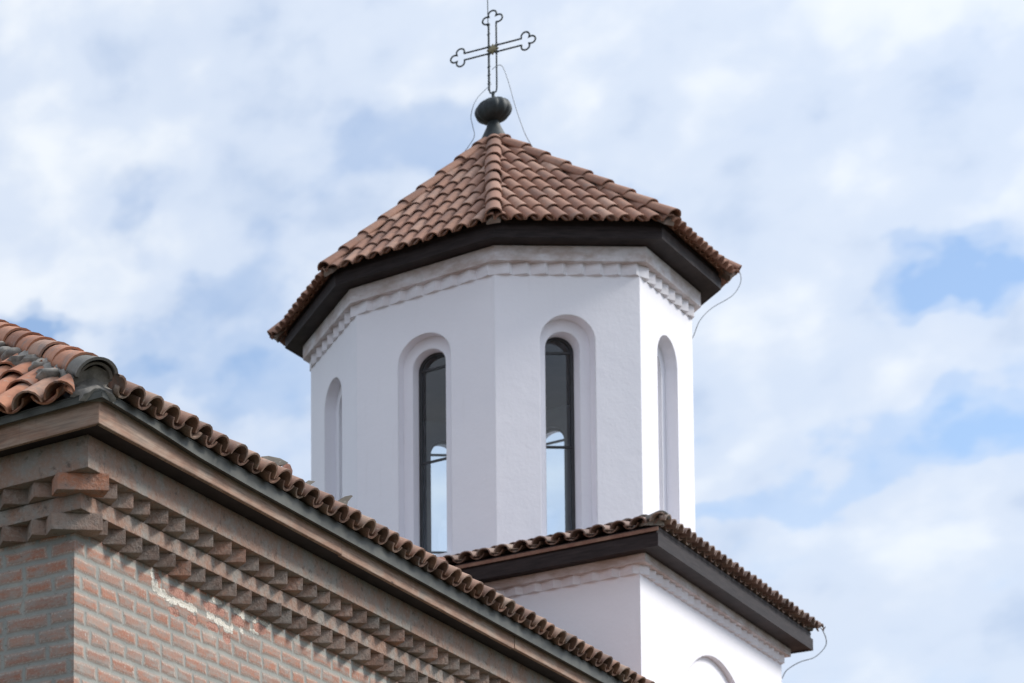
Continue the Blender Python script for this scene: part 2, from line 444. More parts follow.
def half_tile(mb, base, e, s_, n, length, r0, r1, lift0, lift1, up=True, th=.013, tint=.5, seg=8, sweep=math.pi, yaw=0.0):
    """one barrel tile: base = lower end centre on the roof plane, e across, s_ up the slope, n normal"""
    e2 = (e + s_ * yaw).normalized(); s2 = (s_ - e * yaw).normalized()
    sg = 1 if up else -1
    rows = []
    for (y, rr, lf) in ((0, r0, lift0), (length, r1, lift1)):
        c = base + s2 * y + n * lf
        out, inn = [], []
        for k in range(seg + 1):
            q = (math.pi - sweep) / 2 + sweep * k / seg
            d = e2 * math.cos(q) + n * (sg * math.sin(q) * .92)
            out.append(c + d * rr); inn.append(c + d * (rr - th))
        rows.append(out + inn[::-1])
    mb.grid(rows, tint, close=True, smooth=False, flip=up)
    # outer/inner faces smooth, rims flat
    nf = 2 * (seg + 1)
    for k in range(nf):
        if k != seg and k != nf - 1: mb.sm[len(mb.sm) - nf + k] = True
    for row, fl in ((rows[0], False), (rows[1], True)):
        k0 = len(mb.v); mb.v += [tuple(p) for p in row]
        for k in range(seg):
            a, b_, c, d = k0 + k, k0 + k + 1, k0 + nf - 2 - k, k0 + nf - 1 - k
            mb.f.append((a, b_, c, d) if fl == up else (d, c, b_, a)); mb.t.append(tint); mb.sm.append(False)


def tile_slope(A, B, inward, tan_p, slope_len, pitch, expo, rc, clips, rng, jit=1.0, over=.0, phase=.5, tintf=None, lift=.026, pan_in=0.0, pr=.98):
    """clay tiles on one roof slope. A-B eave line, inward = unit horizontal up-slope direction; clips = planes (point, normal kept side) -> MB"""
    A, B, inward = Vector(A), Vector(B), Vector(inward)
    e = (B - A).normalized(); s_ = (inward + Vector((0, 0, tan_p))).normalized(); n = e.cross(s_)
    if n.z < 0: n = -n
    L = (B - A).length; cols = int(L / pitch) + 2; rows = int(math.ceil(slope_len / expo))
    mb = MB(); tl = expo * 1.2
    for j in range(rows):
        for i in range(-1, cols):
            for kind in (0, 1):
                x = (i + phase + (.5 if kind else 0)) * pitch
                y = j * expo - over * (0 if kind else .35) + rng.uniform(-.012, .012) * jit
                if x < -.15 or x > L + .15: continue
                P = A + e * (x + rng.uniform(-.006, .006) * jit) + s_ * y
                mid = P + s_ * tl * .5
                if any((mid - Vector(cp)).dot(Vector(cn)) < -.35 for cp, cn in clips): continue
                tint = rng.random() if tintf is None else tintf(rng, i, j)
                if kind and j == 0: P = P + s_ * pan_in
                if kind == 0:
                    half_tile(mb, P, e, s_, n, tl, rc * 1.04, rc * .86, .004 + lift + rng.uniform(-.004, .006) * jit, lift - .014, True, tint=tint, yaw=rng.uniform(-.02, .02) * jit)
                else:
                    half_tile(mb, P, e, s_, n, tl, rc * pr, rc * (pr + .05), rc * (pr * .92 - .12), rc * (pr * .92 - .26), False, tint=tint, sweep=math.pi * .88, yaw=rng.uniform(-.015, .015) * jit)
    return mb


def clip_mesh(o, clips):
    bm = bmesh.new(); bm.from_mesh(o.data)
    for cp, cn in clips:
        bmesh.ops.bisect_plane(bm, geom=bm.verts[:] + bm.edges[:] + bm.faces[:], plane_co=Vector(cp), plane_no=Vector(cn), clear_inner=True)
    bm.to_mesh(o.data); bm.free()


def hip_row(mb, P0, P1, expo, r, rng, lift=.03, th=.016, tint=None, start=0.0, step=.022, k0=1.06, k1=.88):
    """ridge tiles laid end over end from P0 (low) to P1 (high)"""
    P0, P1 = Vector(P0), Vector(P1); s_ = (P1 - P0).normalized(); L = (P1 - P0).length
    e = s_.cross(Vector((0, 0, 1))).normalized(); n = e.cross(s_)
    if n.z < 0: n = -n
    k = 0; y = start
    while y < L:
        tt = rng.random() if tint is None else tint
        ln = min(expo * 1.2, L - y + .05)
        half_tile(mb, P0 + s_ * y + e * rng.uniform(-.006, .006), e, s_, n, ln, r * k0, r * k1, lift + step, lift, True, th=th, tint=tt, seg=10, yaw=rng.uniform(-.03, .03))
        y += expo * rng.uniform(.95, 1.05)


def teeth(mb, P, d, out, length, pitch, depth, z0, z1, rng, skip=0.0, jit=.006, tints=(0, .85), skew=0.0):
    """sawtooth course: bricks laid at 45 degrees. P = start on wall plane, d along, out outward (2d unit vectors)"""
    P, d, out = Vector(P), Vector(d), Vector(out)
    n = int(round((length - skip) / pitch))
    for i in range(n):
        s = skip + (i + .5) * pitch + rng.uniform(-jit, jit)
        dp = depth + rng.uniform(-jit, jit); hw = pitch * .5 - .001
        za, zb = z0 + rng.uniform(0, jit), z1 + .004
        c = P + d * s
        tri = [c - d * hw - out * .02, c - d * hw, c + out * dp + d * (skew * pitch), c + d * hw, c + d * hw - out * .02]
        # keep counter-clockwise
        poly = [(q.x, q.y) for q in tri]
        area = sum(poly[a][0] * poly[(a + 1) % 5][1] - poly[(a + 1) % 5][0] * poly[a][1] for a in range(5))
        if area < 0: poly = poly[::-1]
        mb.prism(poly, za, zb, rng.uniform(*tints))


# ------------------------------------------------------------------ ground
g = MB()
g.face([(-400, -400, 0), (400, -400, 0), (400, 700, 0), (-400, 700, 0)])
tag(g.build('ground', M_GROUND), kind='structure')

# ------------------------------------------------------------------ brick church (nave)
PSN = 0.78636
nave = empty('brick_church', (3.57685, 13.58751, 0), math.pi / 2 - PSN)
tag(nave, 'old red brick building with thick grey mortar, zigzag brick cornice and wooden eave', 'church')
NL, NW = 24.0, 7.3
rng = random.Random(3)


def rect(off, l=NL, w_=NW): return [(-off, -off), (l + off, -off), (l + off, w_ + off), (-off, w_ + off)]


b = MB(); b.prism(rect(0), -.1, 6.24)
b.build('wall', M_BW, nave, uv=uv_wall)
# exposed core behind first toothed course + flat band
b = MB(); b.ring(rect(.10), rect(-.2), 6.222, 6.322, .35); b.ring(rect(.09), rect(-.2), 6.318, 6.43, .2)
b.build('band_course', M_BAND, nave)
b = MB(); b.ring(rect(.21), rect(-.2), 6.425, 6.626, .45)
b.build('cornice', M_BAND, nave)
for base, z0, z1, dep in ((.09, 6.325, 6.422, .105), (0.0, 6.122, 6.219, .112)):
    b = MB()
    teeth(b, (-base, -base), (1, 0), (0, -1), NL + base, .21, dep, z0, z1, rng, skip=.12 + base * .4, jit=.011, tints=(0, .95))
    teeth(b, (-base, -base), (0, 1), (-1, 0), NW + base, .21, dep, z0, z1, rng, skip=.12 + base * .4)
    # corner stretcher set square across the corner
    dg = Vector((-1, -1, 0)).normalized(); pr = Vector((1, -1, 0)).normalized()
    c = Vector((-base, -base, 0)) + dg * (.065 if base else .055)
    b.box(c - pr * .158 - dg * .13 + Vector((0, 0, z0 - .006)), pr * .316, dg * .13, (0, 0, z1 - z0 + .008), 1.0 if base else .62)
    b.build('dogtooth_course', M_BR, nave)
# soffit boards, eave board, metal drip edge
b = MB(); b.ring(rect(.335), rect(.15), 6.628, 6.650)
b.build('soffit', M_DW, nave)
b = MB(); O_, I_ = rect(.365), rect(.335)
for i in (1, 2, 3):
    j = (i + 1) % 4; A, B, C_, D_ = O_[i], O_[j], I_[j], I_[i]
    if i == 3: B, C_ = (B[0], B[1]), (C_[0], C_[1])
    b.prism([A, B, C_, D_], 6.612, 6.765)
b.build('eave_board', M_OW, nave, uv=uv_wall, bevel=.004)
xb = [-.362, 2.95, 6.1, 9.3, 12.4, 15.5, 18.6, 21.7, NL + .36]; rj = random.Random(2)
for x0, x1 in zip(xb, xb[1:]):
    b = MB(); z0 = 6.611 + rj.uniform(-.004, .004); b.box((x0, -.365 - rj.uniform(0, .004), z0), (x1 - x0 - .005, 0, 0), (0, .03, 0), (0, 0, 6.765 - z0))
    b.build('eave_board', M_OW, nave, uv=uv_wall, bevel=.006)
b = MB(); b.ring(rect(.415), rect(.40), 6.745, 6.785); b.ring(rect(.415), rect(.30), 6.787, 6.795)
ks = [(-.41, 6.748), (0.2, 6.735), (.8, 6.708), (1.5, 6.70), (8, 6.695), (16, 6.70), (NL + .4, 6.70)]
for (x0, q0), (x1, q1) in zip(ks, ks[1:]):
    b.face([(x0, -.418, q0), (x1, -.418, q1), (x1, -.418, 6.783), (x0, -.418, 6.783)]); b.face([(x0, -.418, q0), (x0, -.372, q0 + .012), (x1, -.372, q1 + .012), (x1, -.418, q1)])
b.build('drip_edge', M_MET, nave, bevel=.004)

TP = .725
EO, EZ = .455, 6.785         # tile eave line: offset and height of the tile plane
half = NW / 2 + EO
rz = EZ + TP * half


def pn(x, y, z): return Vector((x, y, z))


hipn_f = Vector((-1, 1, 0)).normalized()   # keep side for front slope (y > x side)
hip_pt = pn(-EO, -EO, 0)
deck = MB()
dk = lambda o_, dz: [pn(-o_, -o_, EZ + TP * (EO - o_) - dz), pn(NL + o_, -o_, EZ + TP * (EO - o_) - dz), pn(NL + o_, NW + o_, EZ + TP * (EO - o_) - dz), pn(-o_, NW + o_, EZ + TP * (EO - o_) - dz)]
c4 = dk(.40, .03)
r1, r2 = pn(NW / 2, NW / 2, rz - .035), pn(NL - NW / 2, NW / 2, rz - .035)
deck.face([c4[0], c4[1], r2, r1]); deck.face([c4[1], c4[2], r2]); deck.face([c4[2], c4[3], r1, r2]); deck.face([c4[3], c4[0], r1])
u4 = [p - Vector((0, 0, .03)) for p in dk(.40, .03)]
deck.face([u4[3], u4[2], u4[1], u4[0]])
for i in range(4): deck.face([u4[i], u4[(i + 1) % 4], c4[(i + 1) % 4], c4[i]])
deck.build('roof_deck', M_DW, nave)
slope = half * math.sqrt(1 + TP * TP)
CO = .13
clipR = [((-EO + CO * .5, -EO - CO * .5, 0), Vector((1, -1, 0)).normalized())]
clipF = [((-EO - CO * .8, -EO + CO * .8, 0), Vector((-1, 1, 0)).normalized()), ((-EO, NW + EO, 0), Vector((-1, -1, 0)).normalized())]
t1 = tile_slope((-EO, -EO, EZ), (NL + EO, -EO, EZ), (0, 1, 0), TP, slope, .214, .36, .092, clipR, random.Random(11), 1.2, .05, lift=.018, pr=.80)
o1 = t1.build('roof_tiles', M_TE, nave); clip_mesh(o1, clipR)
t2 = tile_slope((-EO, -EO, EZ), (-EO, NW + EO, EZ), (1, 0, 0), TP, slope, .232, .36, .100, clipF, random.Random(12), 1.3, .05, phase=.15, lift=.014)
o2 = t2.build('roof_tiles', M_TN, nave); clip_mesh(o2, clipF)
# hips and ridge
HS = .29
hp0 = pn(-HS, -HS, EZ + TP * (EO - HS) - .005); hp1 = pn(NW / 2, NW / 2, rz + .0)
b = MB(); hip_row(b, hp0, hp1, .37, .115, random.Random(5), lift=.035, start=.26, step=.012, k0=1.04, k1=.94)
b.build('hip_tiles', M_TN, nave)
b = MB(); hip_row(b, pn(-EO, NW + EO, EZ), pn(NW / 2, NW / 2, rz), .37, .135, random.Random(6), lift=.045); hip_row(b, pn(NW / 2, NW / 2, rz - .02), pn(NL - 4, NW / 2, rz - .02), .37, .12, random.Random(7), lift=.02)
b.build('ridge_tiles', M_TN, nave)
# double end tile at the foot of the hip, grey with lichen
b = MB()
hs = (hp1 - hp0).normalized(); he = hs.cross(Vector((0, 0, 1))).normalized(); hn = he.cross(hs)
if hn.z < 0: hn = -hn
base_ = hp0 - hs * .07 + hn * .0
half_tile(b, base_, he, hs, hn, .42, .128, .108, .04, .035, True, th=.018, tint=.3, seg=14)
half_tile(b, base_ + hs * .035, he, hs, hn, .36, .104, .09, .03, .025, True, th=.016, tint=.7, seg=14)
b.build('hip_end_tile', M_TG, nave)


def lumpy(mb, a, c, wid, hgt, n, rng, tint=.5):
    """mortar bedding: irregular rounded strip from a to c"""
    a, c = Vector(a), Vector(c); s_ = (c - a).normalized(); e = s_.cross(Vector((0, 0, 1))).normalized(); nn = e.cross(s_)
    if nn.z < 0: nn = -nn
    rows = []
    for i in range(n + 1):
        p = a.lerp(c, i / n); row = []
        ww = wid * rng.uniform(.75, 1.2); hh = hgt * rng.uniform(.7, 1.25)
        for k in range(11):
            q = math.pi * k / 10
            row.append(p + e * math.cos(q) * ww * rng.uniform(.9, 1.1) + nn * math.sin(q) * hh * rng.uniform(.85, 1.1) - nn * .03)
        rows.append(row)
    mb.grid(rows, tint)
    mb.face(rows[0][::-1]); mb.face(rows[-1])


b = MB(); lumpy(b, hp0 + hs * .012, hp1, .165, .10, 90, random.Random(8))
lumpy(b, hp0 + hs * .03 + hn * .02, hp0 + hs * .3 + hn * .02, .10, .105, 8, random.Random(28))
lumpy(b, hp0 - hs * .17 - hn * .06, hp0 + hs * .05 - hn * .02, .13, .07, 8, random.Random(18))
# lumps of mortar pushed out between the hip and the front courses
rl = random.Random(21)
for k in range(14):
    s = .35 + k * .24 + rl.uniform(-.05, .05)
    c = hp0 + hs * s - he * rl.uniform(.14, .22) * (1 if he.y < 0 else -1) + hn * rl.uniform(-.02, .02)
    prof = [(.001, -.05)] + [(rl.uniform(.04, .075) * math.sin(q), -.045 * math.cos(q)) for q in (.6, 1.1, 1.6, 2.1, 2.6)] + [(.001, .05)]
    b.lathe(c, prof, 10, .5, 5, .3)
b.build('hip_mortar', M_MOR, nave)

# ------------------------------------------------------------------ white tower
PST, DPHI = 0.796906, -0.025717
tower = empty('church_tower', (12.63369, 27.78024, 0), math.pi / 2 - PST)
tag(tower, 'white plastered octagonal church tower on a square base with terracotta roofs', 'tower')
H = 2.494


def sq(off): h = H + off; return [(-h, -h), (h, -h), (h, h), (-h, h)]


V0 = -math.pi + math.pi / 8 + DPHI          # local angle of the vertex nearest the camera


def octp(rad): return [(rad * math.cos(V0 + math.pi / 4 * k), rad * math.sin(V0 + math.pi / 4 * k)) for k in range(8)]


C8 = math.cos(math.pi / 8)
# base walls; the face towards local -y carries a shallow blind arch
b = MB()
z0b, z1b = 0.0, 9.60
h = H
for (p, q, arch) in (((-h, -h), (h, -h), True), ((h, -h), (h, h), False), ((h, h), (-h, h), True), ((-h, h), (-h, -h), False)):
    p, q = Vector((*p, 0)), Vector((*q, 0)); d = (q - p).normalized(); out = Vector((d.y, -d.x, 0)); L = (q - p).length
    if not arch:
        b.face([p + Vector((0, 0, z0b)), q + Vector((0, 0, z0b)), q + Vector((0, 0, z1b)), p + Vector((0, 0, z1b))]); continue
    ra, zc, dep = 1.525, 7.41, .06; mid = p + d * (L / 2); N_ = 40
    pt = lambda s, z, o=0.0: mid + d * s - out * o + Vector((0, 0, z))
    b.face([pt(-L / 2, z0b), pt(-ra, z0b), pt(-ra, zc), pt(-L / 2, zc)]); b.face([pt(ra, z0b), pt(L / 2, z0b), pt(L / 2, zc), pt(ra, zc)])
    A_ = [math.pi - math.pi * k / N_ for k in range(N_ + 1)]
    ap = [(ra * math.cos(a), zc + ra * math.sin(a)) for a in A_]
    b.face([pt(-L / 2, zc), pt(-ra, zc), pt(-ra, z1b), pt(-L / 2, z1b)]); b.face([pt(ra, zc), pt(L / 2, zc), pt(L / 2, z1b), pt(ra, z1b)])
    for k in range(N_):
        (x0, y0), (x1, y1) = ap[k], ap[k + 1]
        b.face([pt(x0, y0), pt(x1, y1), pt(x1, z1b), pt(x0, z1b)])
        b.face([pt(x0, y0), pt(x0, y0, dep), pt(x1, y1, dep), pt(x1, y1)], smooth=True)
        b.face([pt(x0, zc, dep), pt(x1, zc, dep), pt(x1, y1, dep), pt(x0, y0, dep)] if k not in (0, N_ - 1) else ([pt(x0, zc, dep), pt(x1, zc, dep), pt(x1, y1, dep)] if k == 0 else [pt(x0, zc, dep), pt(x1, zc, dep), pt(x0, y0, dep)]))
    b.face([pt(-ra, z0b, dep), pt(ra, z0b, dep), pt(ra, zc, dep), pt(-ra, zc, dep)])
    b.face([pt(-ra, z0b), pt(-ra, z0b, dep), pt(-ra, zc, dep), pt(-ra, zc)]); b.face([pt(ra, z0b, dep), pt(ra, z0b), pt(ra, zc), pt(ra, zc, dep)])
b.build('base_wall', M_PL, tower)
rng = random.Random(9)
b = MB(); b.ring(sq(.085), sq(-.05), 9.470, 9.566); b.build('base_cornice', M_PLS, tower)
b = MB()
for k, (d, o) in enumerate((((1, 0), (0, -1)), ((0, 1), (1, 0)), ((-1, 0), (0, 1)), ((0, -1), (-1, 0)))):
    P = sq(0)[k]
    teeth(b, P, d, o, 2 * H, 2 * H / 24, .055, 9.365, 9.468, rng, jit=.003, skew=.2)
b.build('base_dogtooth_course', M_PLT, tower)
b = MB(); b.ring(sq(.2825), sq(.25), 9.556, 9.70); b.ring(sq(.262), sq(.24), 9.702, 9.775); b.ring(sq(.25), sq(.02), 9.568, 9.59)
b.build('base_eave_board', M_DW, tower, bevel=.004)
b = MB(); b.box((-H - .30, -H - .29, 9.722), (.012, 0, 0), (0, 2 * H + .58, 0), (0, 0, .04)); b.build('base_eave_lath', flat_mat('rusty_lath', (.20, .10, .07), (.28, .17, .12), 12), tower)
BT, BE, BZ = .30, .345, 9.785
b = MB()
rr_in = 1.9
e4 = [Vector((x, y, BZ + .0)) for x, y in sq(BE - .08)]
i4 = [Vector((x, y, BZ + BT * (H + BE - rr_in))) for x, y in [(-rr_in, -rr_in), (rr_in, -rr_in), (rr_in, rr_in), (-rr_in, rr_in)]]
for i in range(4):
    j = (i + 1) % 4
    b.face([e4[i], e4[j], i4[j], i4[i]]); b.face([e4[j] - Vector((0, 0, .03)), e4[i] - Vector((0, 0, .03)), i4[i] - Vector((0, 0, .03)), i4[j] - Vector((0, 0, .03))])
    b.face([e4[i] - Vector((0, 0, .03)), e4[j] - Vector((0, 0, .03)), e4[j], e4[i]])
b.build('base_roof_deck', M_DW, tower)
h = H + BE
crn = [Vector((-h, -h, BZ)), Vector((h, -h, BZ)), Vector((h, h, BZ)), Vector((-h, h, BZ))]
for i in range(4):
    A, B = crn[i], crn[(i + 1) % 4]; d = (B - A).normalized(); inw = Vector((-d.y, d.x, 0))
    cl = [(A, (d - inw).normalized()), (B, (-d - inw).normalized())]
    cl = [(A, (d - inw).normalized()), (B, (-d - inw).normalized())]
    tm = tile_slope(A, B, inw, BT, 1.0, .2053, .34, .084, cl, random.Random(30 + i), .8, .05, pan_in=.08)
    o = tm.build('base_roof_tiles', M_TB, tower); clip_mesh(o, cl)
for i in range(4):
    P = crn[i]; Q = Vector((P.x * .62, P.y * .62, BZ + BT * h * .38))
    b = MB(); hip_row(b, P + Vector((0, 0, .005)) + (Q - P).normalized() * .05, Q, .36, .095, random.Random(40 + i), lift=.01)
    b.build('base_hip_tiles', M_TG if i == 0 else M_TB, tower)
    b = MB(); lumpy(b, P + Vector((0, 0, .01)) + (Q - P) * .08, Q, .095, .08, 14, random.Random(50 + i))
    b.build('base_hip_mortar', M_MOR, tower)

# drum: eight walls with twice-stepped round-headed openings
RW = 2.2; AP = RW * C8; TH = .40; RO, RI = .32, .20; SPR = 12.615; SPI = 12.585; D1, D2 = .14, .155
ZB0, ZB1, ZS_O, ZS_I = 9.6, 13.76, 10.18, 10.235
outer_mb, inner_mb = MB(), MB()
NA = 24
frames_at = []
for k in range(8):
    ac = V0 + math.pi / 8 + math.pi / 4 * k
    out = Vector((math.cos(ac), math.sin(ac), 0)); d = Vector((-math.sin(ac), math.cos(ac), 0))
    def pt(s, z, o=0.0): return out * (AP - o) + d * s + Vector((0, 0, z))
    def panel(mb, wo, r, zs, dep, flip=False, wtop=ZB1, wbot=ZB0, spring=SPR, hole_only=None):
        """flat panel of half width wo at depth dep with a round-headed opening of half width r"""
        def F(p): mb.face(p[::-1] if flip else p)
        F([pt(-wo, wbot, dep), pt(-r, wbot, dep), pt(-r, spring, dep), pt(-wo, spring, dep)])
        F([pt(r, wbot, dep), pt(wo, wbot, dep), pt(wo, spring, dep), pt(r, spring, dep)])
        F([pt(-r, wbot, dep), pt(r, wbot, dep), pt(r, zs, dep), pt(-r, zs, dep)])
        F([pt(-wo, spring, dep), pt(-r, spring, dep), pt(-r, wtop, dep), pt(-wo, wtop, dep)])
        F([pt(r, spring, dep), pt(wo, spring, dep), pt(wo, wtop, dep), pt(r, wtop, dep)])
        for i in range(NA):
            a0, a1 = math.pi - math.pi * i / NA, math.pi - math.pi * (i + 1) / NA
            x0, y0, x1, y1 = r * math.cos(a0), spring + r * math.sin(a0), r * math.cos(a1), spring + r * math.sin(a1)
            F([pt(x0, y0, dep), pt(x1, y1, dep), pt(x1, wtop, dep), pt(x0, wtop, dep)])
    def jamb(mb, r, zs, d0, d1, spring=SPR):
        prof = [(-r, zs), (-r, spring)] + [(r * math.cos(math.pi - math.pi * i / NA), spring + r * math.sin(math.pi - math.pi * i / NA)) for i in range(1, NA)] + [(r, spring), (r, zs)]
        mb.grid([[pt(x, z, d0) for x, z in prof], [pt(x, z, d1) for x, z in prof]], smooth=True, flip=True)
        mb.face([pt(-r, zs, d0), pt(r, zs, d0), pt(r, zs, d1), pt(-r, zs, d1)])
    W0 = RW * math.sin(math.pi / 8)
    panel(outer_mb, W0, RO, ZS_O, 0)
    jamb(outer_mb, RO, ZS_O, 0, D1)
    # ring between the two recesses
    prof = [(-1, ZS_O, ZS_I), (-1, SPR, SPR)] + [(None, math.pi - math.pi * i / NA, 0) for i in range(1, NA)] + [(1, SPR, SPR), (1, ZS_O, ZS_I)]
    ro, ri = [], []
    for q in prof:
        if q[0] is None:
            ro.append(pt(RO * math.cos(q[1]), SPR + RO * math.sin(q[1]), D1)); ri.append(pt(RI * math.cos(q[1]), SPI + RI * math.sin(q[1]), D1))
        else:
            ro.append(pt(q[0] * RO, q[1], D1)); ri.append(pt(q[0] * RI, SPI if q[2] == SPR else q[2], D1))
    outer_mb.grid([ro, ri], smooth=False, flip=True)
    outer_mb.face([pt(-RO, ZS_O, D1), pt(RO, ZS_O, D1), pt(RI, ZS_I, D1), pt(-RI, ZS_I, D1)])
    jamb(outer_mb, RI, ZS_I, D1, D1 + D2 + .02, SPI)
    jamb(inner_mb, RI, ZS_I, D1 + D2 + .02, TH, SPI)
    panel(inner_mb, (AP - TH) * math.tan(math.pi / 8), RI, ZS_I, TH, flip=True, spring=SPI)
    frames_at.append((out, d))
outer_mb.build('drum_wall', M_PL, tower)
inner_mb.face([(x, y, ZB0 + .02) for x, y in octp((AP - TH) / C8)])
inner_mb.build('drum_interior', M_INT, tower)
b = MB(); b.prism(octp((AP - TH) / C8 - .002), 13.02, 13.06); b.build('drum_ceiling', M_DW, tower)
for kf, (out, d) in enumerate(frames_at):
    def pt(s, z, o): return out * (AP - o) + d * s + Vector((0, 0, z))
    fb = MB(); D = D1 + D2; ft = .045; fw_ = .03
    def arcp(r, n=20): return [(-r, ZS_I)] + [(-r, SPI)] + [(r * math.cos(math.pi - math.pi * i / n), SPI + r * math.sin(math.pi - math.pi * i / n)) for i in range(1, n)] + [(r, SPI), (r, ZS_I)]
    pO, pI = arcp(RI - .002), arcp(RI - fw_)
    fb.grid([[pt(x, z, D) for x, z in pO], [pt(x, z, D) for x, z in pI], [pt(x, z, D + ft) for x, z in pI], [pt(x, z, D + ft) for x, z in pO]], smooth=False, flip=True)
    for z in (ZS_I + .015, 11.26 if kf in (2, 3, 4, 5) else 11.45, SPI + .01):
        fb.box(pt(-RI + fw_, z - .013, D + .008), d * (2 * RI - 2 * fw_), -out * .03, (0, 0, .026))
    fr = fb.build('window', M_FRAME, tower)
    gb = MB(); gb.face([pt(x, z, D + .022) for x, z in arcp(RI - fw_ + .003)])
    gb.build('pane', M_GLASS, fr)

# drum cornice, teeth, eave
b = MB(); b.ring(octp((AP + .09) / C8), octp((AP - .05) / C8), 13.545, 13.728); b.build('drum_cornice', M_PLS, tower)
b = MB()
o8 = octp(RW)
for k in range(8):
    P, Q = Vector(o8[k]), Vector(o8[(k + 1) % 8]); d = (Q - P).normalized(); out = Vector((d.y, -d.x))
    teeth(b, P, d, out, (Q - P).length, (Q - P).length / 8, .050, 13.405, 13.543, rng, jit=.004, skew=.22)
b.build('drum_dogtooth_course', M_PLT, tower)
b = MB(); b.ring(octp(2.5195), octp(2.485), 13.735, 13.872); b.ring(octp(2.490), octp(2.46), 13.874, 13.925); b.ring(octp(2.484), octp(2.05), 13.737, 13.757)
b.build('drum_eave_board', M_DW, tower, bevel=.004)
RT, RZ = 2.635, 13.865
APEX = 16.06
tanp = (APEX - RZ) / (RT * C8)
b = MB()
ro = octp(RT - .14); zlo = RZ + tanp * .14 * C8 - .03
for k in range(8):
    p, q = ro[k], ro[(k + 1) % 8]
    b.face([(*p, zlo), (*q, zlo), (0, 0, APEX - .03)]); b.face([(*q, zlo - .03), (*p, zlo - .03), (0, 0, APEX - .08)]); b.face([(*p, zlo - .03), (*q, zlo - .03), (*q, zlo), (*p, zlo)])
b.build('drum_roof_deck', M_DW, tower)
t8 = octp(RT)
for k in range(8):
    A, B = Vector((*t8[k], RZ)), Vector((*t8[(k + 1) % 8], RZ)); d = (B - A).normalized(); inw = Vector((-d.y, d.x, 0))
    L = (B - A).length
    nA = Vector((-A.y, A.x, 0)).normalized(); nB = Vector((B.y, -B.x, 0)).normalized()
    cl = [(A, nA), (B, nB)]
    tm = tile_slope(A, B, inw, tanp, RT * C8 * math.sqrt(1 + tanp ** 2) - .1, L / 11.6, .37, .080, cl, random.Random(60 + k), .8, .05, pan_in=.10)
    o = tm.build('drum_roof_tiles', M_TT, tower); clip_mesh(o, cl)
b = MB()
for k in range(8):
    A = Vector((*t8[k], RZ)); hip_row(b, A + Vector((0, 0, .02)) + Vector((A.x, A.y, 0)).normalized() * .02, Vector((0, 0, APEX + .02)), .40, .092, random.Random(80 + k), lift=.03)
b.build('drum_hip_tiles', M_TT, tower)
b = MB()
for k in range(8):
    A = Vector((*t8[k], RZ)); lumpy(b, A + Vector((0, 0, .01)), Vector((0, 0, APEX)), .085, .08, 30, random.Random(90 + k))
b.build('drum_hip_mortar', flat_mat('dusty_brown_mortar', (.20, .15, .125), (.30, .24, .20), 9, .95, 0, .8), tower)

# ------------------------------------------------------------------ cross on its ball
TH_C = 2.53945
cross = empty('roof_cross', (12.63369, 27.78024, 16.12), TH_C - math.pi)   # local -x points to the viewer's right arm
tag(cross, 'openwork wrought iron cross with trefoil ends on a dark ball, topmost on the tower roof', 'cross')
CZ = 17.305 - 16.12
a_, L_, rl_, ro_ = .044, .385, .048, .07


def limb(dirv, L, start=.05, wob=0):
    """outline of one limb: straight, three lobes, straight back; dirv unit (x, z)"""
    px = (-dirv[1], dirv[0]); P = []
    add = lambda al, ac: P.append((dirv[0] * al + px[0] * ac, dirv[1] * al + px[1] * ac))
    for q in (0, .25, .5, .75, 1): add(start + (L - .043 - start) * q, a_)
    for k in range(1, 13):
        q = R(210 - 255 * k / 12); add(L + rl_ * math.cos(q), ro_ + rl_ * math.sin(q))
    for k in range(1, 13):
        q = R(135 - 270 * k / 12); add(L + ro_ + rl_ * math.cos(q), rl_ * math.sin(q))
    for k in range(1, 13):
        q = R(45 - 255 * k / 12); add(L + rl_ * math.cos(q), -ro_ + rl_ * math.sin(q))
    for q in (1, .75, .5, .25, 0): add(start + (L - .043 - start) * q, -a_)
    return [Vector((x, 0, CZ + z)) for x, z in P]


for dv, L in (((1, 0), L_), ((-1, 0), L_), ((0, 1), .40)):
    b = MB(); b.tube(limb(dv, L), .0112, 7); b.build('arm', M_IRON, cross)
b = MB()
b.tube([(a_, 0, CZ - .04), (a_, 0, .66), (a_ * .8, 0, .615), (0, 0, .60), (-a_ * .8, 0, .615), (-a_, 0, .66), (-a_, 0, CZ - .04)], .0105, 7)
b.tube([(0, 0, .50), (0, 0, .62)], .02, 8)
b.build('shaft', M_IRON, cross)
b = MB()
prof = [(.001, -.02), (.05, -.018), (.062, 0), (.05, .018), (.001, .022)]
rows = []
for r, y in prof:
    rows.append([Vector((r * (1 + .22 * math.cos(8 * q)) * math.cos(q), y, CZ + r * (1 + .22 * math.cos(8 * q)) * math.sin(q))) for q in [2 * math.pi * k / 48 for k in range(48)]])
b.grid(rows, close=True); b.build('boss', M_GOLD, cross)
b = MB()
for sx in (-1, 1):
    for sz in (-1, 1):
        b.tube([(sx * .03, 0, CZ + sz * .03), (sx * .075, 0, CZ + sz * .052)], [.022, .008], 6)
        b.tube([(sx * .03, 0, CZ + sz * .03), (sx * .052, 0, CZ + sz * .08)], [.022, .008], 6)
b.build('corner_flare', M_IRON, cross)
b = MB()
bz = 16.485 - 16.12; n_ = 16
b.lathe((0, 0, 0), [(.001, bz - .158)] + [(.203 * math.sin(math.pi * i / n_), bz - .158 * math.cos(math.pi * i / n_)) for i in range(1, n_)] + [(.001, bz + .158)], 72, .5, 12, .09)
b.build('ball', M_PATINA, cross)
b = MB(); b.lathe((0, 0, 0), [(.17, -.04), (.12, .07), (.085, .15), (.07, .21), (.07, .26)], 20); b.build('neck', M_PATINA, cross)
